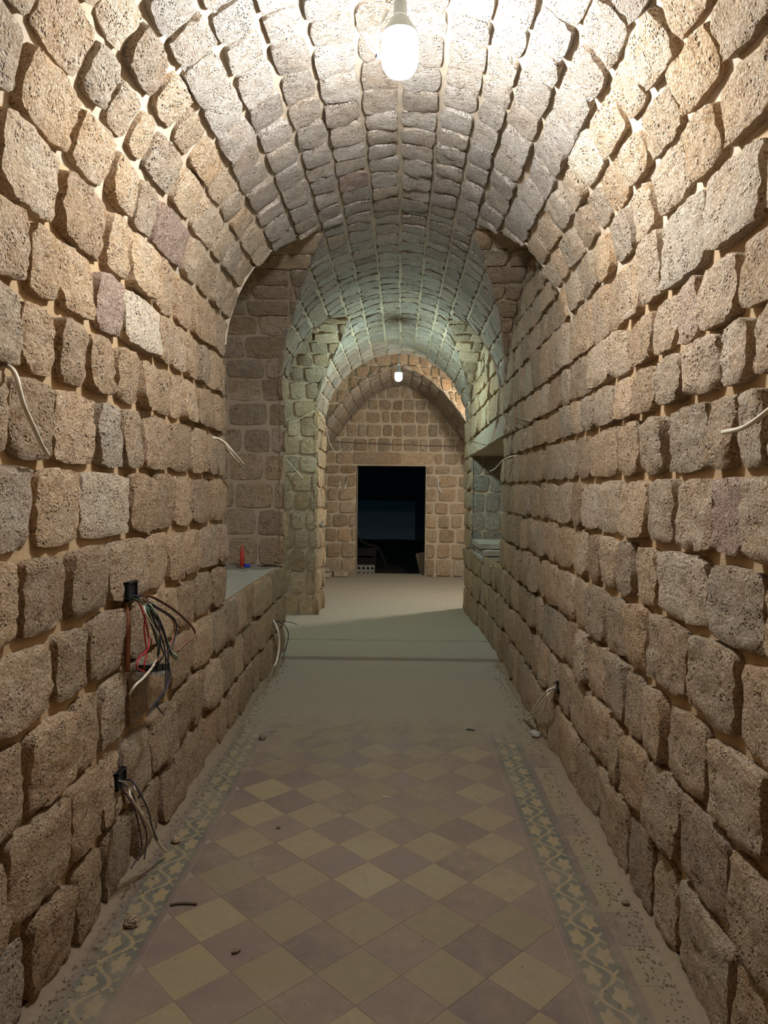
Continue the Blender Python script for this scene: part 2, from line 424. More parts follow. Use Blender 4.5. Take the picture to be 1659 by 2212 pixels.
LB = [0, .29, .585, .87, 1.13, 1.395, 1.665, 1.93, 2.17, 2.41, 2.655, 2.865, 3.05, 3.215, 3.40, 3.575, 3.74, 3.93, 4.105]
RB = [0, .325, .615, .885, 1.155, 1.405, 1.66, 1.90, 2.095, 2.315, 2.588, 2.79, 2.975, 3.16, 3.36, 3.545, 3.705, 3.9, 4.105]
LJ = [[1.75, 2.05, 2.33, 2.58, 2.89, 3.2, 3.59, 3.98], [1.6, 1.93, 2.31, 2.57, 2.75, 3.08, 3.42, 3.73], [1.7, 2.05, 2.36, 2.58, 2.84, 3.08, 3.37, 3.74, 4.14],
      [1.85, 2.23, 2.48, 2.82, 3.09, 3.46, 3.81, 4.13], [1.7, 2.02, 2.32, 2.65, 3.02, 3.34, 3.58, 3.9, 4.24], [1.8, 2.12, 2.42, 2.85, 3.14, 3.45, 3.73, 4.1],
      [1.7, 1.97, 2.21, 2.55, 2.78, 3.01, 3.37, 3.71, 3.98, 4.2], [1.75, 2.03, 2.26, 2.47, 2.73, 2.97, 3.19, 3.39, 3.56, 3.78, 4.12], [1.8, 2.07, 2.28, 2.53, 2.78, 3.19, 3.42, 3.62, 3.84, 4.03, 4.24],
      [1.9, 2.26, 2.61, 2.86, 3.18, 3.46, 3.74, 4.21], [1.98, 2.3, 2.6, 2.84, 3.07, 3.49, 3.78, 4.03, 4.3], [1.95, 2.25, 2.44, 2.64, 2.81, 3.13, 3.44, 3.82, 4.05, 4.31]]
RJ = [[1.6, 1.94, 2.36, 2.58, 2.85, 3.32, 3.67, 4.09], [1.7, 2.0, 2.35, 2.66, 2.96, 3.16, 3.49, 3.89, 4.19], [1.8, 2.15, 2.5, 2.73, 2.94, 3.2, 3.53, 3.81, 4.01],
      [1.7, 1.98, 2.33, 2.69, 2.93, 3.26, 3.56, 3.84, 4.25], [1.5, 1.85, 2.19, 2.6, 2.86, 3.12, 3.35, 3.58, 3.89, 4.28, 4.58], [1.6, 1.95, 2.16, 2.45, 2.72, 3.06, 3.39, 3.69, 3.93, 4.33, 4.61],
      [1.6, 1.85, 2.03, 2.2, 2.55, 2.82, 3.11, 3.54, 3.85, 4.1, 4.38], [1.7, 1.94, 2.14, 2.38, 2.67, 2.89, 3.11, 3.48, 3.75, 3.94, 4.26], [1.75, 2.03, 2.3, 2.49, 2.7, 2.99, 3.22, 3.59, 4.0],
      [1.6, 1.92, 2.26, 2.62, 2.86, 3.06, 3.28, 3.56, 3.85]]

def structure(name, mb, m, label):
    o = mb.build(name, m); o['kind'] = 'structure'; o['label'] = label
    return o

# walls left and right (courses up to a little over the springing)
NL, NR = 10, 10
mb = MB(); mortar_side(mb, 'L', 0, LB[NL], -2.2, YEND)
wall_left = structure('wall_left', mb, M_MORTAR, 'left wall of rough sandy stone blocks with deep mortar joints, ending at the dim recess')
for i in range(NL):
    for k, (lo, hi) in enumerate(intervals('L', LB[i], LB[i + 1], 1.35, YEND)):
        lay(wall_left, SURF['L'], LB[i], LB[i + 1], lo, hi, (.22, .38), WALL_STYLE_L, LJ[i] if k == 0 else None)
mb = MB(); mortar_side(mb, 'R', 0, RB[NR], -2.2, YEND)
wall_right = structure('wall_right', mb, M_MORTAR, 'long right wall of rough stone blocks, unbroken up to the small niche near its far end')
for i in range(NR):
    for k, (lo, hi) in enumerate(intervals('R', RB[i], RB[i + 1], 1.3, YEND)):
        if i == 8 and k == 0:     # the course that carries the flat lintel over the niche
            lay(wall_right, SURF['R'], RB[i], RB[i + 1], lo, (6.45, 6.45), (.22, .36), WALL_STYLE_R, RJ[i])
            lay(wall_right, SURF['R'], RB[i], RB[i + 1], (6.45, 6.45), (8.98, 8.98), (.5, .5), (0.75, 0.036, 0.012, M_VAULT, 1.0), single=True)
            lay(wall_right, SURF['R'], RB[i], RB[i + 1], (8.98, 8.98), hi, (.22, .3), WALL_STYLE_R)
            continue
        lay(wall_right, SURF['R'], RB[i], RB[i + 1], lo, hi, (.24, .40), WALL_STYLE_R, RJ[i] if k == 0 else None)

# the barrel vault, in three lengths; each stone is a part
YB = [-2.2, 4.92, 7.0, YEND]
names = ['near length of the stone barrel vault, around the big bright bulb', 'middle length of the stone vault, between the two pairs of side arches', 'far length of the stone vault, around the small hanging bulb']
crown = []
for b_ in range(3):
    ya, yb = YB[b_], YB[b_ + 1]; mb = MB()
    for side, LBs, NN in (('L', LB, NL), ('R', RB, NR)):
        s = LBs[NN]
        br = [LBs[NN] + (SCROWN - LBs[NN]) * i / 42 for i in range(43)]
        for p0, p1 in zip(br, br[1:]):
            for lo, hi in intervals(side, p0, p1, -2.2, YEND):
                lo2 = tuple(min(max(x, ya), yb) for x in lo); hi2 = tuple(min(max(x, ya), yb) for x in hi)
                if hi2[0] - lo2[0] + hi2[1] - lo2[1] > 0.005: mortar_strip(mb, SURF[side], p0, p1, lo2, hi2)
    o = structure('ceiling', mb, M_VMORTAR, names[b_]); crown.append(o)
    tot = 0
    for side, LBs, NN, JJ in (('L', LB, NL, LJ), ('R', RB, NR, RJ)):
        for i in range(NN, len(LBs) - 1):
            s0, s1 = LBs[i], min(LBs[i + 1], SCROWN)
            for k, (lo, hi) in enumerate(intervals(side, s0, s1, 1.6 if i < 14 else 2.2, YEND)):
                lo2 = tuple(min(max(x, ya), yb) for x in lo); hi2 = tuple(min(max(x, ya), yb) for x in hi)
                if hi2[0] - lo2[0] + hi2[1] - lo2[1] < 0.10: continue
                f = (i - NN) / (len(LBs) - 2 - NN)
                w_ = (.20 - .05 * f, .33 - .11 * f) if b_ == 0 else (.15, .23)
                st = (0.35 + .4 * min(1, f * 1.6 + (.4 if b_ else 0)), (0.036 if b_ == 0 else .026) - .010 * f, 0.028 - .014 * f, M_STONE if (b_ == 0 and f < .35) else M_VAULT, 1.0)
                lay(o, SURF[side], s0, s1, lo2, hi2, w_, st, JJ[i] if (i < len(JJ) and b_ == 0 and k == 0) else None)

# ------------------------------------------------------------------ side recesses, piers and lunettes
def bx(side, z):
    r = RL if side == 'L' else RR; sx = -1 if side == 'L' else 1
    t = min(1, max(0, (z - ZS) / RV))
    return XC + sx * r * math.sqrt(1 - t * t)
def path_surf(path, flip=1):
    """surface swept along x over a path in the Y-z plane; v = length along the path"""
    L = [0]
    for a, b in zip(path, path[1:]): L.append(L[-1] + math.hypot(b[0] - a[0], b[1] - a[1]))
    def at(v):
        v = min(max(v, 0), L[-1] - 1e-6)
        for i in range(len(L) - 1):
            if v <= L[i + 1]:
                t = (v - L[i]) / (L[i + 1] - L[i]); a, b = path[i], path[i + 1]
                return a[0] + (b[0] - a[0]) * t, a[1] + (b[1] - a[1]) * t, i
    def f(u, v):
        y, z, i = at(v)
        e = 0.12; y0, z0, _ = at(v - e); y1, z1, _ = at(v + e)
        dy, dz = y1 - y0, z1 - z0; l = math.hypot(dy, dz) or 1
        N = Vector((0, -dz / l, dy / l)) * flip
        return taper(Vector((u, y, z))) - N * 0.03, N
    return f, L[-1], at
def lunette(name, label, side, key, ywall, zbase, xout, rows, style, wts, upto=None):
    P = LUN[key]; i = P.index(APEX[key])
    path = [(ywall, zbase)] + list(reversed(P[i:])) if zbase < 2.4 else list(reversed(P[i:]))
    path = [path[0]] + [p for p in path[1:]]
    surf, tot, at = path_surf(path)
    near = list(reversed(P[:i + 1])); sn, tn, an = path_surf(near)
    def lim(z):
        g = bx(side, z) if z > ZS else bx(side, ZS)
        return (xout, g) if side == 'L' else (g, xout)
    mb = MB(); ext = 0 if side == 'L' else .12
    for sf, T, A in ((surf, tot, at), (sn, tn, an)):
        n = max(2, int(T / 0.05)); 
        for k in range(n):
            v0, v1 = T * k / n, T * (k + 1) / n
            a0, a1 = lim(A(v0)[1]), lim(A(v1)[1])
            mortar_strip(mb, sf, v0, v1, (a0[0], a1[0]), (a0[1] + ext, a1[1] + ext))
    o = structure(name, mb, M_VMORTAR, label)
    v = 0; k = 0
    while v < tot - 0.08:
        v1 = rows[k] if k < len(rows) else v + RND.uniform(.19, .24)
        v1 = min(v1, tot)
        if tot - v1 < .09: v1 = tot
        a0, a1 = lim(at(v + .002)[1]), lim(at(v1 - .002)[1])
        lay(o, surf, v, v1, (a0[0], a1[0]), (a0[1], a1[1]), wts, style)
        v = v1; k += 1
    return o
DIM = (0.75, 0.020, 0.026, M_STONE, 1.08)
lunette('wall_recess', 'dim back side of the left recess above the sill, curving up into its stone lunette', 'L', 'L1', 6.6, SILL, -1.85,
        [x - .87 for x in (1.15, 1.41, 1.67, 1.93, 2.18, 2.41)], DIM, (.24, .40))
lunette('wall_pier', 'greenish stone pier face beyond the left recess, rising into the far side arch', 'L', 'L2', 8.75, 0.0, -2.5,
        [.29, .58, .87, 1.12, 1.37, 1.61, 1.85, 2.08, 2.31], (0.6, 0.028, 0.022, M_STONE, 1.0), (.17, .30))
lunette('wall_lunette', 'curved stone lunette over the right wall, nearer of the two right side arches', 'R', 'R1', 6.6, 2.49, XC + RR, [], (0.5, 0.022, 0.02, M_STONE, .95), (.2, .3))
lunette('wall_lunette', 'curved stone lunette over the niche, farther of the two right side arches', 'R', 'R2', 9.1, 2.49, XC + RR, [], (0.6, 0.022, 0.02, M_STONE, 1.0), (.2, .3))
# upright wall under the right lunettes (in line with the right wall)
plane_r = lambda u, v: (taper(Vector((XC + RR + REC, u, v))), Vector((-1, 0, 0)))
for key, lab in (('R1', 'half-round wall panel under the nearer right side arch'), ('R2', 'half-round wall panel under the farther right side arch')):
    mb = MB(); z0 = 2.315; zt = APEX[key][1]
    n = 26
    for k in range(n):
        a, b = z0 + (zt + .02 - z0) * k / n, z0 + (zt + .02 - z0) * (k + 1) / n
        mortar_strip(mb, plane_r, a, b, (yn(key, a) - .03, yn(key, b) - .03), (yf(key, a) + .03, yf(key, b) + .03))
    o = structure('wall_panel', mb, M_MORTAR, lab)
    rows = [2.315, 2.588, 2.79, 2.975, 3.16, 3.35]
    for a, b in zip(rows, rows[1:]):
        b2 = min(b, zt - .01)
        lay(o, plane_r, a, b2, (yn(key, a), yn(key, b2)), (yf(key, a), yf(key, b2)), (.25, .4), WALL_STYLE_R)
# plain closing faces of the recesses, and the plastered sill
def quad_grid(mb, p00, p10, p11, p01, nu, nv, amp=0.0, axis=2):
    A, B, D, E = map(Vector, (p00, p10, p11, p01))
    def fn(a, b):
        P = (A * (1 - a) + B * a) * (1 - b) + (E * (1 - a) + D * a) * b
        if amp: P[axis] += amp * noise.noise(P * 6)
        return P
    mb.grid(fn, nu, nv)
mb = MB()
quad_grid(mb, (-1.85, 4.45, SILL), (-1.13, 4.45, SILL), (-1.13, 4.45, 2.55), (-1.85, 4.45, 2.55), 4, 8)
quad_grid(mb, (-1.85, 4.45, SILL - .05), (-1.85, 6.65, SILL - .05), (-1.85, 6.65, 3.45), (-1.85, 4.45, 3.45), 8, 10, .02, 0)
structure('wall_recess', mb, M_MORTAR, 'plain mortared back of the left recess, mostly hidden by the near wall')
mb = MB(); quad_grid(mb, (-1.86, 4.44, SILL + .015), (-1.125, 4.44, SILL - .02), (-1.125, 6.62, SILL - .02), (-1.86, 6.62, SILL + .03), 20, 50, .022, 2)
sill = mb.build('trim_1', M_GREYSTONE, smooth=True); sill['kind'] = 'structure'; sill['label'] = 'pale plastered sill of the left recess with a worn front edge'
mb = MB()
quad_grid(mb, (-2.5, 6.8, 0), (-1.13, 6.8, 0), (-1.13, 6.8, 2.6), (-2.5, 6.8, 2.6), 4, 8)
quad_grid(mb, (-2.5, 6.8, 0), (-2.5, 8.8, 0), (-2.5, 8.8, 3.5), (-2.5, 6.8, 3.5), 8, 10, .02, 0)
structure('wall_bay', mb, M_MORTAR, 'mortared inner faces of the far left bay behind the pier')
# niche in the right wall: floor, back, far and near reveals, soffit
n0, n1_, nb, nt_ = NICHE; xb = 1.50
mb = MB()
quad_grid(mb, (xb, n0, nb - .03), (xb, n1_, nb - .03), (xb, n1_, nt_), (xb, n0, nt_), 6, 6)
quad_grid(mb, (.97, n0, nb - .03), (xb, n0, nb - .03), (xb, n0, nt_), (.97, n0, nt_), 3, 6)
quad_grid(mb, (.93, n0, nt_ - .01), (xb, n0, nt_ - .01), (xb, n1_ + .03, nt_ - .06), (.87, n1_ + .03, nt_ - .06), 3, 6)
quad_grid(mb, (.95, n0, nb - .06), (xb, n0, nb - .06), (xb, n1_ + .03, nb - .08), (.89, n1_ + .03, nb - .08), 8, 16, .03, 2)
quad_grid(mb, (.90, n1_ + .03, nb - .1), (xb, n1_ + .03, nb - .1), (xb, n1_ + .03, nt_ - .02), (.90, n1_ + .03, nt_ - .02), 3, 6)
niche = structure('wall_niche', mb, M_VMORTAR, 'inside of the small square-headed niche in the right wall')
nsurf = lambda u, v: (Vector((u, n1_ + .03, v)), Vector((0, -1, 0)))
for a, b in zip([.83, 1.09, 1.33, 1.58, 1.80], [1.09, 1.33, 1.58, 1.80, 2.03]):
    lay(niche, nsurf, a, b, (.885, .885), (xb, xb), (.17, .32), (0.95, 0.022, 0.02, M_VAULT, .85))

# ------------------------------------------------------------------ cross passage and the end chamber
AW, AZ, AR, AC, YA, YD = 1.50, 1.90, 1.60, -0.04, 10.9, 13.0
def arch_x(z):  # half-width of the arch at height z
    t = min(1, max(0, (z - AZ) / AR)); return AW * (1 - t) ** (1 / 1.8) if z > AZ else AW
def arch_z(dx): return AZ + AR * (1 - min(1, abs(dx) / AW) ** 1.8)
mb = MB()
plane_a = lambda u, v: (Vector((u, YA + .02, v)), Vector((0, -1, 0)))
zs = [0, .5, 1, 1.5, AZ] + [AZ + AR * i / 20 for i in range(1, 21)] + [4.2]
for a, b in zip(zs, zs[1:]):
    mortar_strip(mb, plane_a, a, b, (-4, -4), (AC - arch_x(a), AC - arch_x(b)), 1)
    mortar_strip(mb, plane_a, a, b, (AC + arch_x(a), AC + arch_x(b)), (4, 4), 1)
wa = structure('wall_arch', mb, M_VMORTAR, 'rough rubble wall above the low arch just beyond the end of the corridor')
rows = [1.9, 2.1, 2.32, 2.53, 2.72, 2.93, 3.12, 3.32, 3.5, 3.72, 3.95]
for a, b in zip(rows, rows[1:]):
    st = (0.35, 0.03, 0.02, M_STONE, .9)
    lay(wa, plane_a, a, b, (-1.75, -1.75), (AC - arch_x(a) if a < AZ + AR - .02 else AC, AC - arch_x(b) if b < AZ + AR - .02 else AC), (.16, .28), st)
    lay(wa, plane_a, a, b, (AC + arch_x(a) if a < AZ + AR - .02 else AC, AC + arch_x(b) if b < AZ + AR - .02 else AC), (1.75, 1.75), (.12, .24), (0.35, 0.045, 0.02, M_STONE, .95))
# chamber vault (soffit) between arch and door wall
prof = [AC - AW * math.cos(math.pi * i / 40) for i in range(41)]
pts = [(-AW + AC, 0.0)] + [(x, arch_z(x - AC)) for x in prof] + [(AW + AC, 0.0)]
LL = [0]
for a, b in zip(pts, pts[1:]): LL.append(LL[-1] + math.hypot(b[0] - a[0], b[1] - a[1]))
def chamber(u, v):
    v = min(max(v, 1e-5), LL[-1] - 1e-5)
    for i in range(len(LL) - 1):
        if v <= LL[i + 1]:
            t = (v - LL[i]) / (LL[i + 1] - LL[i]); a, b = pts[i], pts[i + 1]
            dx, dz = b[0] - a[0], b[1] - a[1]; l = math.hypot(dx, dz)
            N = Vector((dz / l, 0, -dx / l))
            return Vector((a[0] + dx * t, u, a[1] + dz * t)) - N * .02, N
mb = MB(); mb.grid(lambda a, b: chamber(YA + (YD - YA) * a, LL[-1] * b)[0], 8, 60)
ch = structure('ceiling', mb, M_VMORTAR, 'low stone vault of the end chamber in front of the dark doorway')
v = 1.9
while v < LL[-1] - 1.95:
    v1 = v + RND.uniform(.17, .22)
    lay(ch, chamber, v, v1, (YA - .03, YA - .03), (YD, YD), (.24, .4), (.5, .022, .018, M_VAULT, .95)); v = v1

# door wall with square-headed opening
DX0, DX1, DZ = -0.80, 0.475, 2.04
plane_d = lambda u, v: (Vector((u, YD + .025, v)), Vector((0, -1, 0)))
mb = MB()
quad_grid(mb, (-1.6, YD + .025, -.1), (DX0, YD + .025, -.1), (DX0, YD + .025, DZ), (-1.6, YD + .025, DZ), 4, 8)
quad_grid(mb, (DX1, YD + .025, -.1), (1.6, YD + .025, -.1), (1.6, YD + .025, DZ), (DX1, YD + .025, DZ), 4, 8)
quad_grid(mb, (-1.6, YD + .025, DZ), (1.6, YD + .025, DZ), (1.6, YD + .025, 3.6), (-1.6, YD + .025, 3.6), 8, 8)
for x in (DX0, DX1): quad_grid(mb, (x, YD, -.1), (x, YD + .38, -.1), (x, YD + .38, DZ), (x, YD, DZ), 2, 6)
quad_grid(mb, (DX0, YD, DZ), (DX1, YD, DZ), (DX1, YD + .38, DZ), (DX0, YD + .38, DZ), 3, 2)
wd = structure('wall_back', mb, M_VMORTAR, 'end wall of rounded stone blocks around the dark square-headed doorway')
rows = [0, .33, .62, .89, 1.15, 1.38, 1.64, 1.88, 2.08, 2.29, 2.56, 2.81, 3.05, 3.26, 3.5]
ds = (.5, .05, .040, M_STONE, .85); dr = (.45, .05, .040, M_STONE, .95)
for i, (a, b) in enumerate(zip(rows, rows[1:])):
    if b <= 2.1:
        b = min(b, 2.06)
        lay(wd, plane_d, a, b, (-1.55, -1.55), (DX0, DX0), (.2, .34), ds); lay(wd, plane_d, a, b, (DX1, DX1), (1.5, 1.5), (.22, .36), dr)
    elif a < 2.2:
        lay(wd, plane_d, 2.06, b, (-1.55, -1.55), (-.87, -.87), (.2, .4), ds)
        lay(wd, plane_d, 2.06, b, (-.87, -.87), (.0, .0), (.2, .3), (.45, .03, .008, M_STONE, 1), single=True)
        lay(wd, plane_d, 2.06, b, (.0, .0), (.62, .62), (.2, .3), (.5, .03, .008, M_STONE, 1), single=True)
        lay(wd, plane_d, 2.06, b, (.62, .62), (1.5, 1.5), (.25, .36), dr)
    else: lay(wd, plane_d, a, b, (-1.55, -1.55), (1.5, 1.5), (.16, .3), ds)

# passage shell: ceiling, ends and the back of the corridor's end wall
mb = MB()
quad_grid(mb, (-4, YEND, 4.15), (4, YEND, 4.15), (4, YA + .02, 4.15), (-4, YA + .02, 4.15), 8, 3)
for x in (-4, 4): quad_grid(mb, (x, YEND, -.1), (x, YA + .02, -.1), (x, YA + .02, 4.15), (x, YEND, 4.15), 3, 6)
structure('ceiling', mb, M_VMORTAR, 'plastered ceiling and ends of the cross passage beyond the corridor')
mb = MB()
for side, sx in (('L', -1), ('R', 1)):
    sv = [0, .8, 1.6, ZS] + [ZS + (SCROWN - ZS) * i / 12 for i in range(1, 13)]
    out = [(sx * 4, 0), (sx * 4, .8), (sx * 4, 1.6), (sx * 4, ZS)] + [(sx * 4 * (1 - i / 12), 4.15) for i in range(1, 13)]
    P = [SURF[side](YEND, s)[0] for s in sv]
    vs = []; fs = []
    for k, (pp, oo) in enumerate(zip(P, out)): vs += [pp, (oo[0], YEND, oo[1])]
    for k in range(len(sv) - 1): fs.append((2 * k, 2 * k + 1, 2 * k + 3, 2 * k + 2))
    mb.add(vs, fs)
structure('wall_end', mb, M_MORTAR, 'passage side of the corridor end wall, seen only past the corner')
# closing wall behind the viewer
mb = MB(); quad_grid(mb, (-1.3, -2.2, 0), (1.2, -2.2, 0), (1.2, -2.2, 3.7), (-1.3, -2.2, 3.7), 4, 6)
structure('wall_front', mb, M_MORTAR, 'mortared wall closing the corridor behind the viewer')

# ------------------------------------------------------------------ floors
mb = MB(); quad_grid(mb, (-1.35, -2.2, -.0005), (1.3, -2.2, -.0005), (1.3, 4.9, -.0005), (-1.35, 4.9, -.0005), 12, 30)
quad_grid(mb, (-1.35, 4.88, .001), (1.3, 4.88, .001), (1.3, 6.55, .001), (-1.35, 6.55, .001), 24, 24, .0015, 2)
floor = structure('floor', mb, M_SCREED, 'corridor floor of worn diamond-laid cement tiles with a vine border, dusty towards the far end')
MAUVE = (0.150, 0.096, 0.080); OCHRE = (0.235, 0.178, 0.092); TEAL = (0.070, 0.080, 0.066); LEAF = (0.31, 0.235, 0.115)
FX0, FX1, FY0, FY1 = -0.857, 0.590, 1.25, 4.9
def clip(poly, axis, val, keep_less):
    out = []
    for i in range(len(poly)):
        a, b = poly[i], poly[(i + 1) % len(poly)]
        ia = (a[axis] <= val) == keep_less; ib = (b[axis] <= val) == keep_less
        if ia: out.append(a)
        if ia != ib:
            t = (val - a[axis]) / (b[axis] - a[axis]); out.append((a[0] + (b[0] - a[0]) * t, a[1] + (b[1] - a[1]) * t))
    return out
def tile(poly, col, parent, name='tile', dz=0.0):
    c = (sum(p[0] for p in poly) / len(poly), sum(p[1] for p in poly) / len(poly))
    inn = [(p[0] + (c[0] - p[0]) * .004, p[1] + (c[1] - p[1]) * .004) for p in poly]; n = len(poly)
    V = [(x, y, -.006) for x, y in inn] + [(x, y, .0005 + dz) for x, y in inn]
    V += [(x + (c[0] - x) * .01, y + (c[1] - y) * .01, .0010 + dz) for x, y in inn]
    Fc = [(i, (i + 1) % n, n + (i + 1) % n, n + i) for i in range(n)] + [(n + i, n + (i + 1) % n, 2 * n + (i + 1) % n, 2 * n + i) for i in range(n)] + [tuple(range(2 * n, 3 * n))]
    return link(name, [Vector(v) for v in V], Fc, M_TILE, parent, tone=col, center=True)
d = 0.2828
for jy in range(-10, 20):
    for ix in range(-8, 8):
        cx = 0.022 + ix * d / 2; cy = 2.41 + jy * d / 2
        if (ix + jy) % 2: continue
        ochre = ix % 2 != 0
        poly = [(cx - d / 2, cy), (cx, cy - d / 2), (cx + d / 2, cy), (cx, cy + d / 2)]
        for ax, val, less in ((0, FX0, False), (0, FX1, True), (1, FY0, False), (1, FY1, True)):
            poly = clip(poly, ax, val, less)
            if len(poly) < 3: break
        if len(poly) < 3: continue
        ar = abs(sum(poly[i][0] * poly[(i + 1) % len(poly)][1] - poly[(i + 1) % len(poly)][0] * poly[i][1] for i in range(len(poly)))) / 2
        if ar < .0015: continue
        k = RND.uniform(.78, 1.25); base = OCHRE if ochre else MAUVE
        tile(poly, tuple(x * k for x in base), floor, dz=RND.uniform(-.0003, .0003))
# vine border tiles: the print is a colour attribute on a fine grid
def vine(x, y):
    """x across 0..1, y along 0..1"""
    if x < .10: return MAUVE
    if x > .86: return (0.13, .085, .068)
    xx = (x - .48) / .36
    wv = .50 * math.sin(2 * math.pi * y)
    if abs(xx - wv) < .115 and True: return LEAF
    for bx_, by, r in ((-.46, .25, .37), (.46, .75, .37)):
        dx, dy = xx - bx_, (y - by) * 1.6
        a = math.atan2(dy, dx); rr = math.hypot(dx, dy)
        if rr < r * (1 + .22 * math.cos(5 * a + (0 if bx_ < 0 else math.pi))): return LEAF
    for y0, sgn in ((.25, 1), (.75, -1)):
        for q in (-1, 1):
            dx = (xx - sgn * .52) * sgn; yy = (y - y0) - q * (.03 + .34 * max(dx, 0))
            if 0 < dx < .36 and abs(yy) < .026: return LEAF
    return TEAL
G = 46
def border_tile(x0, y0, flip):
    V = []; T = []
    for j in range(G + 1):
        for i in range(G + 1):
            V.append(((i / G - .5) * .197, (j / G - .5) * .1988, 0)); T.append(vine(1 - i / G if flip else i / G, j / G))
    Fc = [(j * (G + 1) + i, j * (G + 1) + i + 1, (j + 1) * (G + 1) + i + 1, (j + 1) * (G + 1) + i) for j in range(G) for i in range(G)]
    return link('border_tile', V, Fc, M_TILE, floor, tone=T)
pr, pl = border_tile(0, 0, False), border_tile(0, 0, True)
k = 0; y = 1.30
while y < 4.9:
    for proto, x in ((pr, .692), (pl, -.958)):
        o = proto if k == 0 else proto.copy()
        if k: C.objects.link(o)
        o.parent = floor; o.location = (x, y + .047, .0009)
    k += 1; y += .199
y = 1.25; k = 0
while y < 4.8:
    for x0, x1 in ((.794, .945), (-1.10, -1.060)):
        base = OCHRE if (k % 4) in (0, 1, 3) and x0 > 0 else MAUVE
        tile([(x0, y), (x1, y), (x1, y + .198), (x0, y + .198)], tuple(c_ * RND.uniform(.9, 1.1) for c_ in base), floor)
    y += .2; k += 1
# raised far floor with a low step and a shallow joint
mb = MB()
quad_grid(mb, (-2.6, 6.53, .028), (1.3, 6.56, .028), (1.3, 7.27, .026), (-2.6, 7.25, .026), 40, 10, .004, 2)
quad_grid(mb, (-2.6, 6.53, -.01), (1.3, 6.56, -.01), (1.3, 6.56, .030), (-2.6, 6.53, .030), 6, 1)
quad_grid(mb, (-2.6, 7.25, .026), (1.3, 7.27, .026), (1.3, 7.29, .002), (-2.6, 7.27, .002), 20, 1)
quad_grid(mb, (-2.6, 7.27, .002), (1.3, 7.29, .002), (1.3, 7.31, .030), (-2.6, 7.29, .030), 20, 1)
quad_grid(mb, (-2.6, 7.29, .030), (1.3, 7.31, .030), (1.3, 9.3, .02), (-2.6, 9.3, .02), 30, 20, .006, 2)
quad_grid(mb, (-4, 9.3, .02), (4, 9.3, .02), (4, YD + .4, .0), (-4, YD + .4, .0), 40, 30, .006, 2)
structure('floor', mb, M_SCREED, 'dusty cement floor one low step up, running on to the dark doorway')

# ------------------------------------------------------------------ yard beyond the doorway
mb = MB(); quad_grid(mb, (-8, YD + .38, -.06), (8, YD + .38, -.06), (8, 24.5, -.1), (-8, 24.5, -.1), 20, 20, .05, 2)
structure('floor', mb, M_EARTH, 'dark earth of the yard beyond the doorway')
mb = MB(); mb.box((-6, 24, -.2), (.53, 24.2, 1.22)); structure('wall_yard', mb, M_PLASTER, 'blue-grey plastered wall seen far beyond the doorway at night')
mb = MB(); mb.box((-6, 24.1, 1.22), (6, 24.4, 5)); mb.box((.53, 24.05, -.2), (6, 24.3, 1.3)); structure('wall_yard', mb, M_DARKWALL, 'darker wall above and beside the plaster panel beyond the doorway')

# ------------------------------------------------------------------ lamps
def pendant(loc, zc, r, h, bulbmat, label, cordtop, bulge=True):
    x, y = loc
    t = empty('pendant_bulb', (x, y, zc - h / 2), label, 'lamp')
    z0 = 0.0; mb = MB()
    prof = [(0.001, 0), (r * .45, h * .02), (r * .75, h * .08), (r * .93, h * .2), (r, h * .36), (r, h * .62), (r * .96, h * .72), (r * .90, h * .80)]
    mb.lathe(prof, n=28); mb.build('bulb', bulbmat, t, smooth=True)
    mb = MB(); mb.lathe([(r * .88, h * .78), (r * .98, h * .76), (r * .97, h * .86), (r * .74, h * 1.0), (r * .52, h * 1.14), (r * .36, h * 1.22)], n=24); mb.build('collar', M_SOCKET, t, smooth=True)
    mb = MB(); mb.lathe([(r * .36, h * 1.17), (r * .36, h * 1.5), (r * .28, h * 1.55), (.004, h * 1.56)], n=20); mb.build('socket', M_SOCKET, t, smooth=True)
    top = cordtop - (zc - h / 2)
    mb = MB(); mb.tube([(0, 0, h * 1.5), (.003, 0, (h * 1.5 + top) / 2), (0, 0, top)], .0035); mb.build('cord', M_WHITE, t)
    return t
p1 = pendant((-.018, 2.6), 3.185, .067, .172, M_BULB1, 'large glowing white bulb hung close under the crown of the vault, nearest to the viewer', 3.545)
mb = MB(); mb.tube([(-.045, 0, .23), (-.075, 0, .17), (-.082, 0, .11), (-.078, 0, .07)], .004); mb.tube([(-.078, 0, .07), (-.11, 0, .10), (-.128, 0, .14), (-.122, 0, .15), (-.10, 0, .12), (-.08, 0, .075), (-.064, 0, .06)], .0035)
mb.build('spare_cable', M_WHITE, p1)
mb = MB(); mb.lathe([(.002, .062), (.009, .064), (.009, .078), (.002, .08)], c=(-.079, 0, 0), n=10); mb.build('cable_tie', M_BLACK, p1)
p2 = pendant((-.03, 7.9), 2.868, .042, .115, M_BULB2, 'small glowing cyan-white bulb hanging on a cord near the far end of the corridor', 3.50)
p3 = pendant((1.25, 9.72), 2.50, .04, .11, M_BULB3, 'glowing bulb around the corner in the cross passage, hidden by the right wall', 4.15)

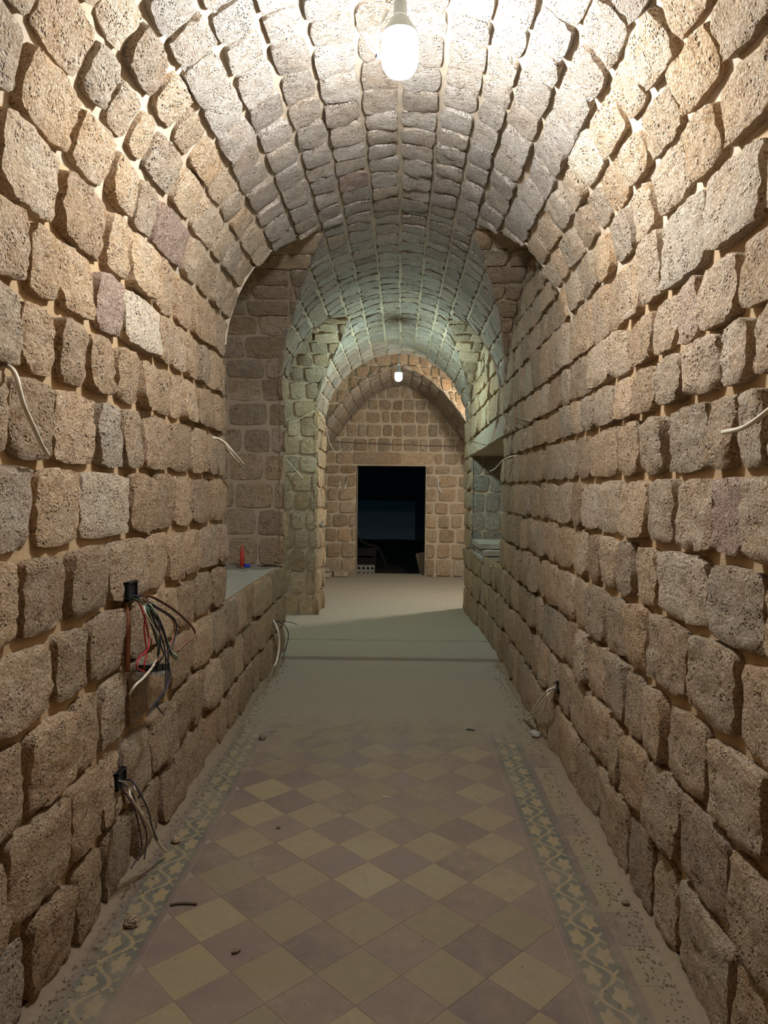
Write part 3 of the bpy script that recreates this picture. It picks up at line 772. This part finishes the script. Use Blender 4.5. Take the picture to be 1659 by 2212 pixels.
# ------------------------------------------------------------------ cables, boxes
def cable(name, label, pts, r, m, cat='cable', parent=None, group=None):
    mb = MB(); mb.tube(pts, r, 7)
    o = mb.build(name, m, parent, smooth=True)
    if parent is None: tag(o, label, cat, group)
    return o
cable('wall_cable', 'thick cream cable stub hanging from the left wall at the left edge of the photo', [(-1.13, 1.955, 1.93), (-1.10, 1.95, 1.934), (-1.05, 1.905, 1.902), (-1.03, 1.905, 1.826), (-1.03, 1.957, 1.768), (-1.05, 2.042, 1.722), (-1.06, 2.096, 1.695)], .0065, M_CREAM)
t = empty('wall_cable', (-1.09, 4.129, 1.896), 'pair of cream cable ends sticking out of the left wall just before the recess', 'cable')
for pts in ([(-1.13, 4.13, 1.90), (-1.09, 4.129, 1.896), (-1.03, 4.108, 1.868), (-.98, 4.128, 1.808), (-.95, 4.278, 1.74)], [(-1.13, 4.13, 1.895), (-1.09, 4.129, 1.89), (-1.04, 4.126, 1.864), (-1.0, 4.154, 1.798), (-.97, 4.279, 1.737)]):
    o = cable('strand', None, [tuple(a - b for a, b in zip(p_, (-1.09, 4.129, 1.896))) for p_ in pts], .006, M_CREAM, parent=t)
cable('wall_cable', 'cream cable stub poking from the right wall at the right edge of the photo', [(.97, 1.75, 1.835), (.93, 1.746, 1.828), (.88, 1.714, 1.799), (.86, 1.737, 1.776), (.86, 1.806, 1.764), (.87, 1.925, 1.764)], .0065, M_CREAM)
cable('wall_cable', 'thin pale cable crossing the corner of the niche in the right wall', [(.965, 5.80, 1.89), (.92, 5.82, 1.885), (.89, 6.108, 1.869), (.85, 6.32, 1.799), (.82, 6.47, 1.778)], .006, M_CREAM)
t = empty('wall_cable', (-1.10, 6.118, .443), 'looped cream and dark cables hanging low on the far end of the left wall', 'cable')
for pts, r, m in (([(0, 0, 0), (.06, -.11, -.06), (.07, -.09, -.20), (.07, -.20, -.30), (.07, -.33, -.32)], .010, M_CREAM), ([(0, 0, 0), (.09, .05, -.05), (.12, .1, -.15), (.10, .05, -.28), (.08, .0, -.35)], .004, M_DARKW), ([(0, 0, 0), (.10, .25, -.06), (.16, .35, -.10)], .003, M_DARKW)):
    cable('strand', None, pts, r, m, parent=t)
cable('wall_cable', 'thin cable slanting across the top of the greenish pier', [(-1.394, 8.70, 2.40), (-1.234, 8.69, 2.47), (-1.06, 8.68, 2.56)], .006, M_CREAM)
cable('wall_cable', 'slack cable drooping from the pier corner towards the doorway wall', [(-1.0, 8.70, 2.53), (-.98, 9.025, 2.47), (-1.0, 9.929, 2.25), (-1.0, 11.12, 2.18), (-.98, 12.9, 2.40)], .006, M_CREAM)
cable('wall_cable', 'short thin cable slanting down the middle of the greenish pier', [(-1.449, 8.70, 2.00), (-1.373, 8.69, 1.918), (-1.2, 8.69, 1.73)], .005, M_CREAM)
cable('wall_cable', 'thin cable bow on the end wall left of the doorway', [(-1.085, 12.99, 1.79), (-1.118, 12.95, 1.70), (-1.10, 12.95, 1.614)], .007, M_WHITE)
cable('wall_cable', 'second cable bow left of the doorway, nearer the opening', [(-.982, 12.99, 1.794), (-.985, 12.95, 1.70), (-1.023, 12.95, 1.60)], .007, M_WHITE)
cable('wall_cable', 'white cable bow on the end wall right of the doorway', [(.745, 12.99, 1.82), (.704, 12.95, 1.718), (.722, 12.95, 1.608), (.774, 12.95, 1.557)], .008, M_WHITE)
cable('line_wire', 'thin wire stretched level across the end wall above the doorway', [(-1.30, 12.93, 2.475), (-.554, 12.93, 2.445), (.296, 12.93, 2.42), (1.05, 12.93, 2.405)], .004, M_DARKW, 'wire')
t = empty('wire_tuft', (-1.04, 8.9, 1.13), 'small tangle of grey wires sticking out of the corner of the greenish pier', 'wire')
for k in range(9):
    a = RND.uniform(-.09, .09); cable('strand', None, [(0, 0, 0), (.05, a * .4, RND.uniform(-.02, .05)), (.06 + RND.uniform(-.02, .03), a, RND.uniform(-.10, .07))], .0028, M_DARKW if k % 3 else M_WHITE, parent=t)

def box_frame(parent, x, y0, y1, z0, z1, out):
    """flush junction box: thin rim, with a shallow black plate standing in for the shade inside"""
    s = 1 if out > 0 else -1; mb = MB(); t_ = .006; dp = .008; dd = .05
    mb.box((min(x - s * dp, x - s * dp - s * .004), y0, z0), (max(x - s * dp, x - s * dp - s * .004), y1, z1))  # black plate close behind the rim, in place of shade inside the box
    for a, b in (((y0, z0), (y1, z0 + t_)), ((y0, z1 - t_), (y1, z1)), ((y0, z0), (y0 + t_, z1)), ((y1 - t_, z0), (y1, z1))):
        mb.box((min(x, x - s * dd), a[0], a[1]), (max(x, x - s * dd), b[0], b[1]))
    return mb.build('box_shell', M_BLACK, parent)
def wires(origin, sets, parent):
    for n_, m, r, pts in sets:
        cable(n_, None, [tuple(a - b for a, b in zip(p_, origin)) for p_ in pts], r, m, parent=parent)
O1 = (-1.082, 2.80, 1.18)
t = empty('junction_box', O1, 'black junction box in the left wall spilling a thick tangle of coloured wires', 'electrical box')
box_frame(t, .012, -.045, .05, -.035, .04, 1)
st0 = (-1.085, 2.79, 1.16)
base = {
 'a': [st0, (-1.03, 2.79, 1.15), (-.98, 2.74, 1.125), (-.98, 2.88, 1.01), (-.98, 2.986, .889), (-.98, 3.074, .841)],
 'b': [st0, (-1.03, 2.78, 1.16), (-.98, 2.76, 1.155), (-.98, 3.041, 1.039), (-.98, 3.029, .95), (-.98, 2.852, .91), (-1.05, 2.968, .822)],
 'c': [st0, (-1.02, 2.78, 1.165), (-.96, 2.75, 1.145), (-.95, 3.03, 1.031), (-.95, 3.261, .902), (-.95, 3.097, .884), (-.95, 2.999, .876)],
 'd': [st0, (-1.04, 2.79, 1.13), (-1.02, 2.809, 1.052), (-1.0, 2.774, .984), (-1.0, 2.665, .963), (-1.0, 2.65, .931), (-1.04, 2.874, .85)],
 'e': [st0, (-1.02, 2.80, 1.12), (-1.0, 2.774, 1.061), (-1.0, 2.80, .96), (-1.0, 2.774, .901), (-1.04, 2.874, .85)],
 'f': [st0, (-1.03, 2.78, 1.14), (-1.0, 2.774, 1.077), (-1.0, 2.854, .977), (-1.0, 2.882, .913), (-1.04, 2.968, .832)],
 'g': [st0, (-1.02, 2.80, 1.145), (-.97, 2.795, 1.065), (-.97, 2.908, .927), (-.97, 2.908, .77), (-.97, 2.823, .737), (-.97, 2.691, .722)],
 'h': [st0, (-1.02, 2.80, 1.145), (-.98, 2.81, 1.06), (-.97, 2.822, .946), (-.97, 2.92, .845), (-.97, 2.908, .77), (-.97, 2.768, .734), (-.97, 2.851, .661)]}
for key, mts in (('a', (M_CREAM, M_CREAM, M_GRNW, M_DARKW)), ('b', (M_DARKW, M_BRNW, M_DARKW)), ('c', (M_BRNW, M_DARKW)), ('d', (M_REDW,)), ('e', (M_REDW,)), ('f', (M_GRNW, M_GRNW, M_DARKW)), ('g', (M_DARKW, M_DARKW)), ('h', (M_DARKW,))):
    for m in mts:
        j = [RND.uniform(-.022, .022) for _ in range(3)]
        pts = [base[key][0], base[key][1]] + [(p_[0] + j[0] * .5, p_[1] + j[1], p_[2] + j[2]) for p_ in base[key][2:]]
        wires(O1, [('wire', m, .0032 if m is not M_CREAM else .0042, pts)], t)
O2 = (-1.04, 2.94, .82)
t = empty('module_plate', O2, 'black and silver switch module dangling on its wires below the wall box', 'electrical box')
R3 = Matrix.Rotation(math.radians(-12), 3, 'X')
def rot_box(mb, a, b):
    m2 = MB(); m2.box(a, b); mb.add([R3 @ Vector(v) for v in m2.v], m2.f)
mb = MB(); rot_box(mb, (-.035, -.12, -.012), (.045, .12, .0)); mb.build('plate', M_METAL, t)
for k in range(3):
    mb = MB(); rot_box(mb, (-.025, -.105 + k * .073, .0), (.03, -.045 + k * .073, .028)); mb.build('module', M_BLACK, t)
    for q in range(2):
        mb = MB(); rot_box(mb, (-.01 + q * .022, -.09 + k * .073, .028), (.0 + q * .022, -.075 + k * .073, .034)); mb.build('screw', M_METAL, t)
wires(O2, [('wire', M_CREAM, .005, [(-1.0, 2.90, .90), (-1.0, 2.827, .869), (-1.0, 2.72, .85), (-1.0, 2.64, .845), (-1.02, 2.63, .81)]), ('wire', M_REDW, .003, [(-1.02, 2.87, .85), (-1.0, 2.86, .88), (-1.03, 2.93, .84)])], t)
# raked slot with conduit below the box
mb = MB(); mb.tube([(-1.10, 2.79, 1.14), (-1.085, 2.785, 1.05), (-1.085, 2.775, .86)], .011, 8)
tag(mb.build('conduit', M_BRNW, smooth=True), 'narrow brown conduit running down the slot from the upper left junction box', 'pipe')
O3 = (-1.090, 2.706, .455)
t = empty('junction_box', O3, 'black junction box low in the left wall with cables drooping to the floor', 'electrical box')
box_frame(t, .012, -.04, .045, -.035, .03, 1)
s3 = (-1.085, 2.69, .45)
wires(O3, [('wire', M_CREAM, .0055, [s3, (-1.03, 2.66, .46), (-.99, 2.60, .465), (-.99, 2.646, .367), (-.99, 2.746, .247), (-.99, 2.882, .102), (-.99, 2.963, .03)]),
  ('wire', M_CREAM, .004, [s3, (-1.03, 2.65, .45), (-.99, 2.56, .45), (-.99, 2.646, .362), (-.99, 2.772, .262), (-.99, 2.815, .184), (-.99, 2.837, .15)]),
  ('wire', M_DARKW, .0035, [s3, (-1.03, 2.66, .47), (-.98, 2.59, .475), (-.98, 2.708, .339), (-.98, 2.77, .226), (-.98, 2.824, .151)]),
  ('wire', M_CREAM, .0035, [s3, (-1.03, 2.66, .455), (-1.0, 2.59, .44), (-.985, 2.60, .40), (-.98, 2.69, .30), (-.98, 2.74, .24)]),
  ('wire', M_DARKW, .003, [s3, (-1.05, 2.66, .42), (-1.02, 2.678, .352), (-1.02, 2.741, .22), (-1.02, 2.751, .149), (-1.02, 2.645, .13)]),
  ('wire', M_DARKW, .003, [s3, (-1.02, 2.64, .44), (-1.0, 2.70, .30), (-1.0, 2.76, .2), (-1.0, 2.73, .12)])], t)
O4 = (.955, 4.20, .437)
t = empty('junction_box', O4, 'small black junction box low in the right wall with pale cables reaching the floor', 'electrical box')
box_frame(t, -.012, -.05, .05, -.03, .03, -1)
s4 = (.94, 4.19, .43)
wires(O4, [('wire', M_CREAM, .0065, [s4, (.90, 4.16, .425), (.88, 4.155, .411), (.88, 4.423, .259), (.88, 4.648, .122), (.88, 4.88, .015)]),
  ('wire', M_CREAM, .005, [s4, (.90, 4.16, .42), (.88, 4.152, .384), (.88, 4.421, .231), (.88, 4.567, .13), (.88, 4.80, .03)]),
  ('wire', M_CREAM, .004, [s4, (.91, 4.19, .40), (.90, 4.218, .337), (.90, 4.346, .225), (.90, 4.592, .116), (.90, 4.82, .03)])], t)

# ------------------------------------------------------------------ small things
def rock(name, c, r, m, label, cat, sq=(1, 1, .7), sub=2, group=None):
    import bmesh
    bm = bmesh.new(); bmesh.ops.create_icosphere(bm, subdivisions=sub, radius=1)
    sd = Vector((RND.uniform(0, 50), RND.uniform(0, 50), 0))
    for v in bm.verts:
        k = 1 + .35 * noise.noise(v.co * 1.3 + sd); v.co = Vector((v.co.x * k * r * sq[0], v.co.y * k * r * sq[1], max(-.75, v.co.z * k) * r * sq[2]))
    me = bpy.data.meshes.new(name); bm.to_mesh(me); bm.free(); me.materials.append(m)
    a = me.color_attributes.new('tone', 'FLOAT_COLOR', 'POINT'); a.data.foreach_set('color', [.4, .9, .05, 1] * len(me.vertices))
    o = bpy.data.objects.new(name, me); C.objects.link(o); o.location = (c[0], c[1], c[2] + .74 * r * sq[2]); o.rotation_euler.z = RND.uniform(0, 6)
    return tag(o, label, cat, group)
t = empty('candle', (-1.405, 6.25, SILL + .028), 'thin red candle standing upright on the pale sill of the left recess', 'candle')
mb = MB(); mb.lathe([(.001, 0), (.020, 0), (.021, .10), (.014, .14), (.009, .185), (.004, .192)], n=14); mb.build('wax', M_REDC, t, smooth=True)
mb = MB(); mb.tube([(0, 0, .185), (.001, 0, .198), (.003, 0, .208)], .0018, 5); mb.build('wick', M_WHITE, t)
t = empty('bottle_cap', (-1.345, 6.18, SILL + .03), 'small blue plastic cap lying on the sill beside the red candle', 'cap')
mb = MB(); mb.lathe([(.001, 0), (.026, 0), (.028, .006), (.027, .024), (.021, .03), (.001, .031)], n=16); mb.build('cap_shell', M_BLUE, t, smooth=True)
mb = MB()
for i in range(12):
    a = i * math.pi / 6; mb.box((.0265 * math.cos(a) - .0015, .0265 * math.sin(a) - .0015, .002), (.0265 * math.cos(a) + .0015, .0265 * math.sin(a) + .0015, .024))
mb.build('cap_ribs', M_BLUE, t)
rock('stone_lump', (-.859, 4.42, .0), .024, M_CRUMB, 'dark stone lump lying alone on the floor near the left wall', 'stone')
rock('stone_lump', (.893, 2.70, .0), .016, M_CRUMB, 'small dark stone lump against the foot of the right wall', 'stone')
rock('dirt_clod', (-.547, 2.363, .0015), .014, M_CRUMB, 'small dark clod on the tiles in the lower left of the floor', 'stone', (1.2, .8, .5))
rock('dirt_clod', (-.553, 3.25, .0015), .010, M_CRUMB, 'tiny round dark clod on the tiles left of the middle', 'stone')
rock('stone_lump', (-.96, 2.50, .002), .028, M_STONE, 'tan stone chip at the foot of the left wall below the drooping cables', 'stone')
rock('stone_lump', (-.99, 3.10, .002), .022, M_STONE, 'tan stone chip at the foot of the left wall, second from the viewer', 'stone')
rock('stone_lump', (.90, 4.55, .002), .035, M_GREYSTONE, 'pale rounded stone at the foot of the right wall under the cable ends', 'stone')
mb = MB(); mb.tube([(-.86, 2.62, .006), (-.82, 2.63, .007), (-.76, 2.63, .006)], .005, 6, 3)
tag(mb.build('stick', M_WOOD), 'short brown stick lying beside the left vine border', 'stick')
mb = MB(); mb.tube([(-.075, 3.62, .004), (-.05, 3.605, .004), (-.02, 3.60, .004)], .0022, 5, 3)
tag(mb.build('wire_scrap', M_CREAM), 'short pale wire scrap lying on the middle of the tiled floor', 'wire')
mb = MB(); mb.tube([(.46, 4.66, .006), (.49, 4.655, .009), (.515, 4.65, .006)], .006, 6, 2)
tag(mb.build('twig', M_DARKW), 'tiny dark twig on the dusty floor right of the middle', 'stick')
# crumbs swept along the feet of both walls: nobody could count them
mb = MB()
def crumb(x, y, z, r):
    a = RND.uniform(0, 6.28); V = []
    for k in range(4):
        q = a + k * 1.57 + RND.uniform(-.4, .4); V.append((x + r * math.cos(q) * RND.uniform(.6, 1.2), y + r * math.sin(q) * RND.uniform(.6, 1.2), z))
    V.append((x, y, z + r * RND.uniform(.6, 1.1))); mb.add(V, [(0, 1, 4), (1, 2, 4), (2, 3, 4), (3, 0, 4)])
for k in range(2600):
    y = RND.uniform(1.4, 6.4); e = abs(RND.gauss(0, .075)); side = RND.random() < .5
    x = -1.09 + e if side else .925 - e
    crumb(x, y, .001, RND.uniform(.002, .009) * (1.0 if e < .1 else .6))
for k in range(260):
    crumb(RND.uniform(-.85, .85), RND.uniform(1.6, 9), .002 if RND.random() < 2 else 0, RND.uniform(.0015, .004))
o = mb.build('stone_crumbs', M_CRUMB); tag(o, 'fine stone crumbs and grit scattered along the feet of both walls', 'rubble', kind='stuff')
# dusty mortar fillet where floor meets the walls
mb = MB()
for sx, x0, x1 in ((-1, -1.12, -1.05), (1, .965, .90)):
    def fn(a, b, x0=x0, x1=x1):
        y = -2 + 8.5 * a; n_ = noise.noise(Vector((x0 * 9, y * 2.2, 0))); wd_ = 1 + .8 * n_
        x = x0 + (x1 - x0) * b * wd_
        return Vector((x, y, (1 - b) ** 2 * .035 * (1 + n_) + .0015 + .012 * noise.noise(Vector((x * 30, y * 30, 3))) * (1 - b)))
    mb.grid(fn, 260, 7)
o = mb.build('dust_bank', M_GRIT, floor, smooth=True); o['kind'] = 'stuff'
# slabs in the niche
def slab(name, x0, x1, y0, y1, z0, z1, m, label, cat='stone', group=None, parent=None):
    nu, nv = 8, 8; seed = Vector((RND.uniform(0, 50), 0, 0)); V = []; Fc = []
    mb = MB()
    for (zz, s) in ((z0, -1), (z1, 1)):
        for j in range(nv + 1):
            for i in range(nu + 1):
                a, b = i / nu, j / nv; x = x0 + (x1 - x0) * a; y = y0 + (y1 - y0) * b
                n_ = noise.noise_vector(Vector((x * 9, y * 9, zz * 5)) + seed)
                if i in (0, nu): x += n_.x * .02
                if j in (0, nv): y += n_.y * .03
                ed = i in (0, nu) or j in (0, nv)
                V.append((x, y, zz + (n_.z * .004 - (.006 * s if ed else 0)))) 
    W = nu + 1; K = W * (nv + 1)
    for j in range(nv):
        for i in range(nu):
            q = j * W + i; Fc.append((q, q + W, q + W + 1, q + 1)); Fc.append((K + q, K + q + 1, K + q + W + 1, K + q + W))
    ring = [i for i in range(W)] + [j * W + nu for j in range(1, nv + 1)] + [nv * W + i for i in range(nu - 1, -1, -1)] + [j * W for j in range(nv - 1, 0, -1)]
    for k in range(len(ring)):
        a, b = ring[k], ring[(k + 1) % len(ring)]; Fc.append((a, b, K + b, K + a))
    o = link(name, [Vector(v) for v in V], Fc, m, parent, tone=(.9, .95, 0), center=True)
    if parent is None: tag(o, label, cat, group)
    return o
slab('stone_slab', .90, 1.36, 7.70, 8.55, .815, .868, M_GREYSTONE, 'pale stone slab in the right-hand niche, lowest of its stack of three')
slab('stone_slab', .925, 1.34, 7.75, 8.60, .872, .94, M_GREYSTONE, 'pale stone slab in the right-hand niche, middle one of its stack of three')
slab('stone_slab', .895, 1.33, 7.85, 8.65, .944, 1.01, M_GREYSTONE, 'pale stone slab in the right-hand niche, topmost of its stack of three')
# rubble left of the doorway
slab('block_stub', -1.46, -1.22, 12.55, 12.8, .01, .10, M_STONE, 'tan broken block lying left of the doorway, at the bottom of the rubble')
slab('block_stub', -1.18, -.93, 12.70, 12.93, .01, .13, M_STONE, 'tan broken block lying nearest the left doorpost')
slab('block_stub', -1.42, -1.24, 12.58, 12.76, .112, .17, M_GREYSTONE, 'pale flat piece resting on the rubble left of the doorway')
# hollow block in the doorway
t = empty('hollow_block', (-.64, 13.52, -.06), 'grey hollow block with two rows of holes just inside the dark doorway on the left', 'block')
W_, H_, D_ = .34, .20, .20
mb = MB(); nx, nz_ = 4, 2; xs = [-W_ / 2 + W_ * i / nx for i in range(nx + 1)]; zs_ = [H_ * j / nz_ for j in range(nz_ + 1)]; Nn = 12
for i in range(nx):
    for j in range(nz_):
        cx, cz = (xs[i] + xs[i + 1]) / 2, (zs_[j] + zs_[j + 1]) / 2; hw, hh = (xs[i + 1] - xs[i]) / 2, (zs_[j + 1] - zs_[j]) / 2; r = .030
        V = []; Fc = []
        for k in range(Nn):
            a = 2 * math.pi * (k + .5) / Nn; ca, sa = math.cos(a), math.sin(a); q = min(hw / abs(ca) if abs(ca) > 1e-6 else 9, hh / abs(sa) if abs(sa) > 1e-6 else 9)
            V += [(cx + ca * q, -D_ / 2, cz + sa * q), (cx + ca * r, -D_ / 2, cz + sa * r), (cx + ca * r, D_ / 2, cz + sa * r)]
        for k in range(Nn):
            l = (k + 1) % Nn; Fc += [(3 * k, 3 * l, 3 * l + 1, 3 * k + 1), (3 * k + 1, 3 * l + 1, 3 * l + 2, 3 * k + 2)]
        mb.add(V, Fc)
x0, x1 = -W_ / 2, W_ / 2; y0, y1 = -D_ / 2, D_ / 2
mb.add([(x0, y0, 0), (x1, y0, 0), (x1, y1, 0), (x0, y1, 0), (x0, y0, H_), (x1, y0, H_), (x1, y1, H_), (x0, y1, H_)], [(0, 3, 2, 1), (4, 5, 6, 7), (1, 2, 6, 5), (3, 0, 4, 7)])
mb.build('block_body', M_BLOCK, t)
def crate(loc, w_, d_, h_, label):
    t = empty('slatted_crate', loc, label, 'crate')
    for k in range(3):
        z = h_ * k / 3 + .01
        for s in (-1, 1):
            mb = MB(); mb.box((-w_ / 2, s * d_ / 2 - .008, z), (w_ / 2, s * d_ / 2 + .008, z + h_ / 4)); mb.build('slat', M_DTIMBER, t)
            mb = MB(); mb.box((s * w_ / 2 - .008, -d_ / 2, z), (s * w_ / 2 + .008, d_ / 2, z + h_ / 4)); mb.build('slat', M_DTIMBER, t)
    for sx in (-1, 1):
        for sy in (-1, 1):
            mb = MB(); mb.box((sx * (w_ / 2 - .02) - .015, sy * (d_ / 2 - .02) - .015, 0), (sx * (w_ / 2 - .02) + .015, sy * (d_ / 2 - .02) + .015, h_)); mb.build('post', M_DTIMBER, t)
crate((-.72, 14.2, -.08), .5, .35, .52, 'dark slatted crate in the shadow behind the hollow block')
mb = MB(); mb.tube([(-1.0, 14.5, .95), (-.85, 14.5, .6), (-.65, 14.5, .46), (-.45, 14.5, .40), (-.30, 14.5, .10), (-.27, 14.5, -.07)], .03, 8)
tag(mb.build('leaning_pipe', M_DTIMBER, smooth=True), 'dark bent pipe leaning behind the crate beyond the doorway', 'pipe')
o = slab('leaning_slab', .36, .75, 13.5, 13.56, -.05, .42, M_CRUMB, 'grey slab leaning against the inner side of the right doorpost', 'stone')
o.rotation_euler.y = math.radians(-12)
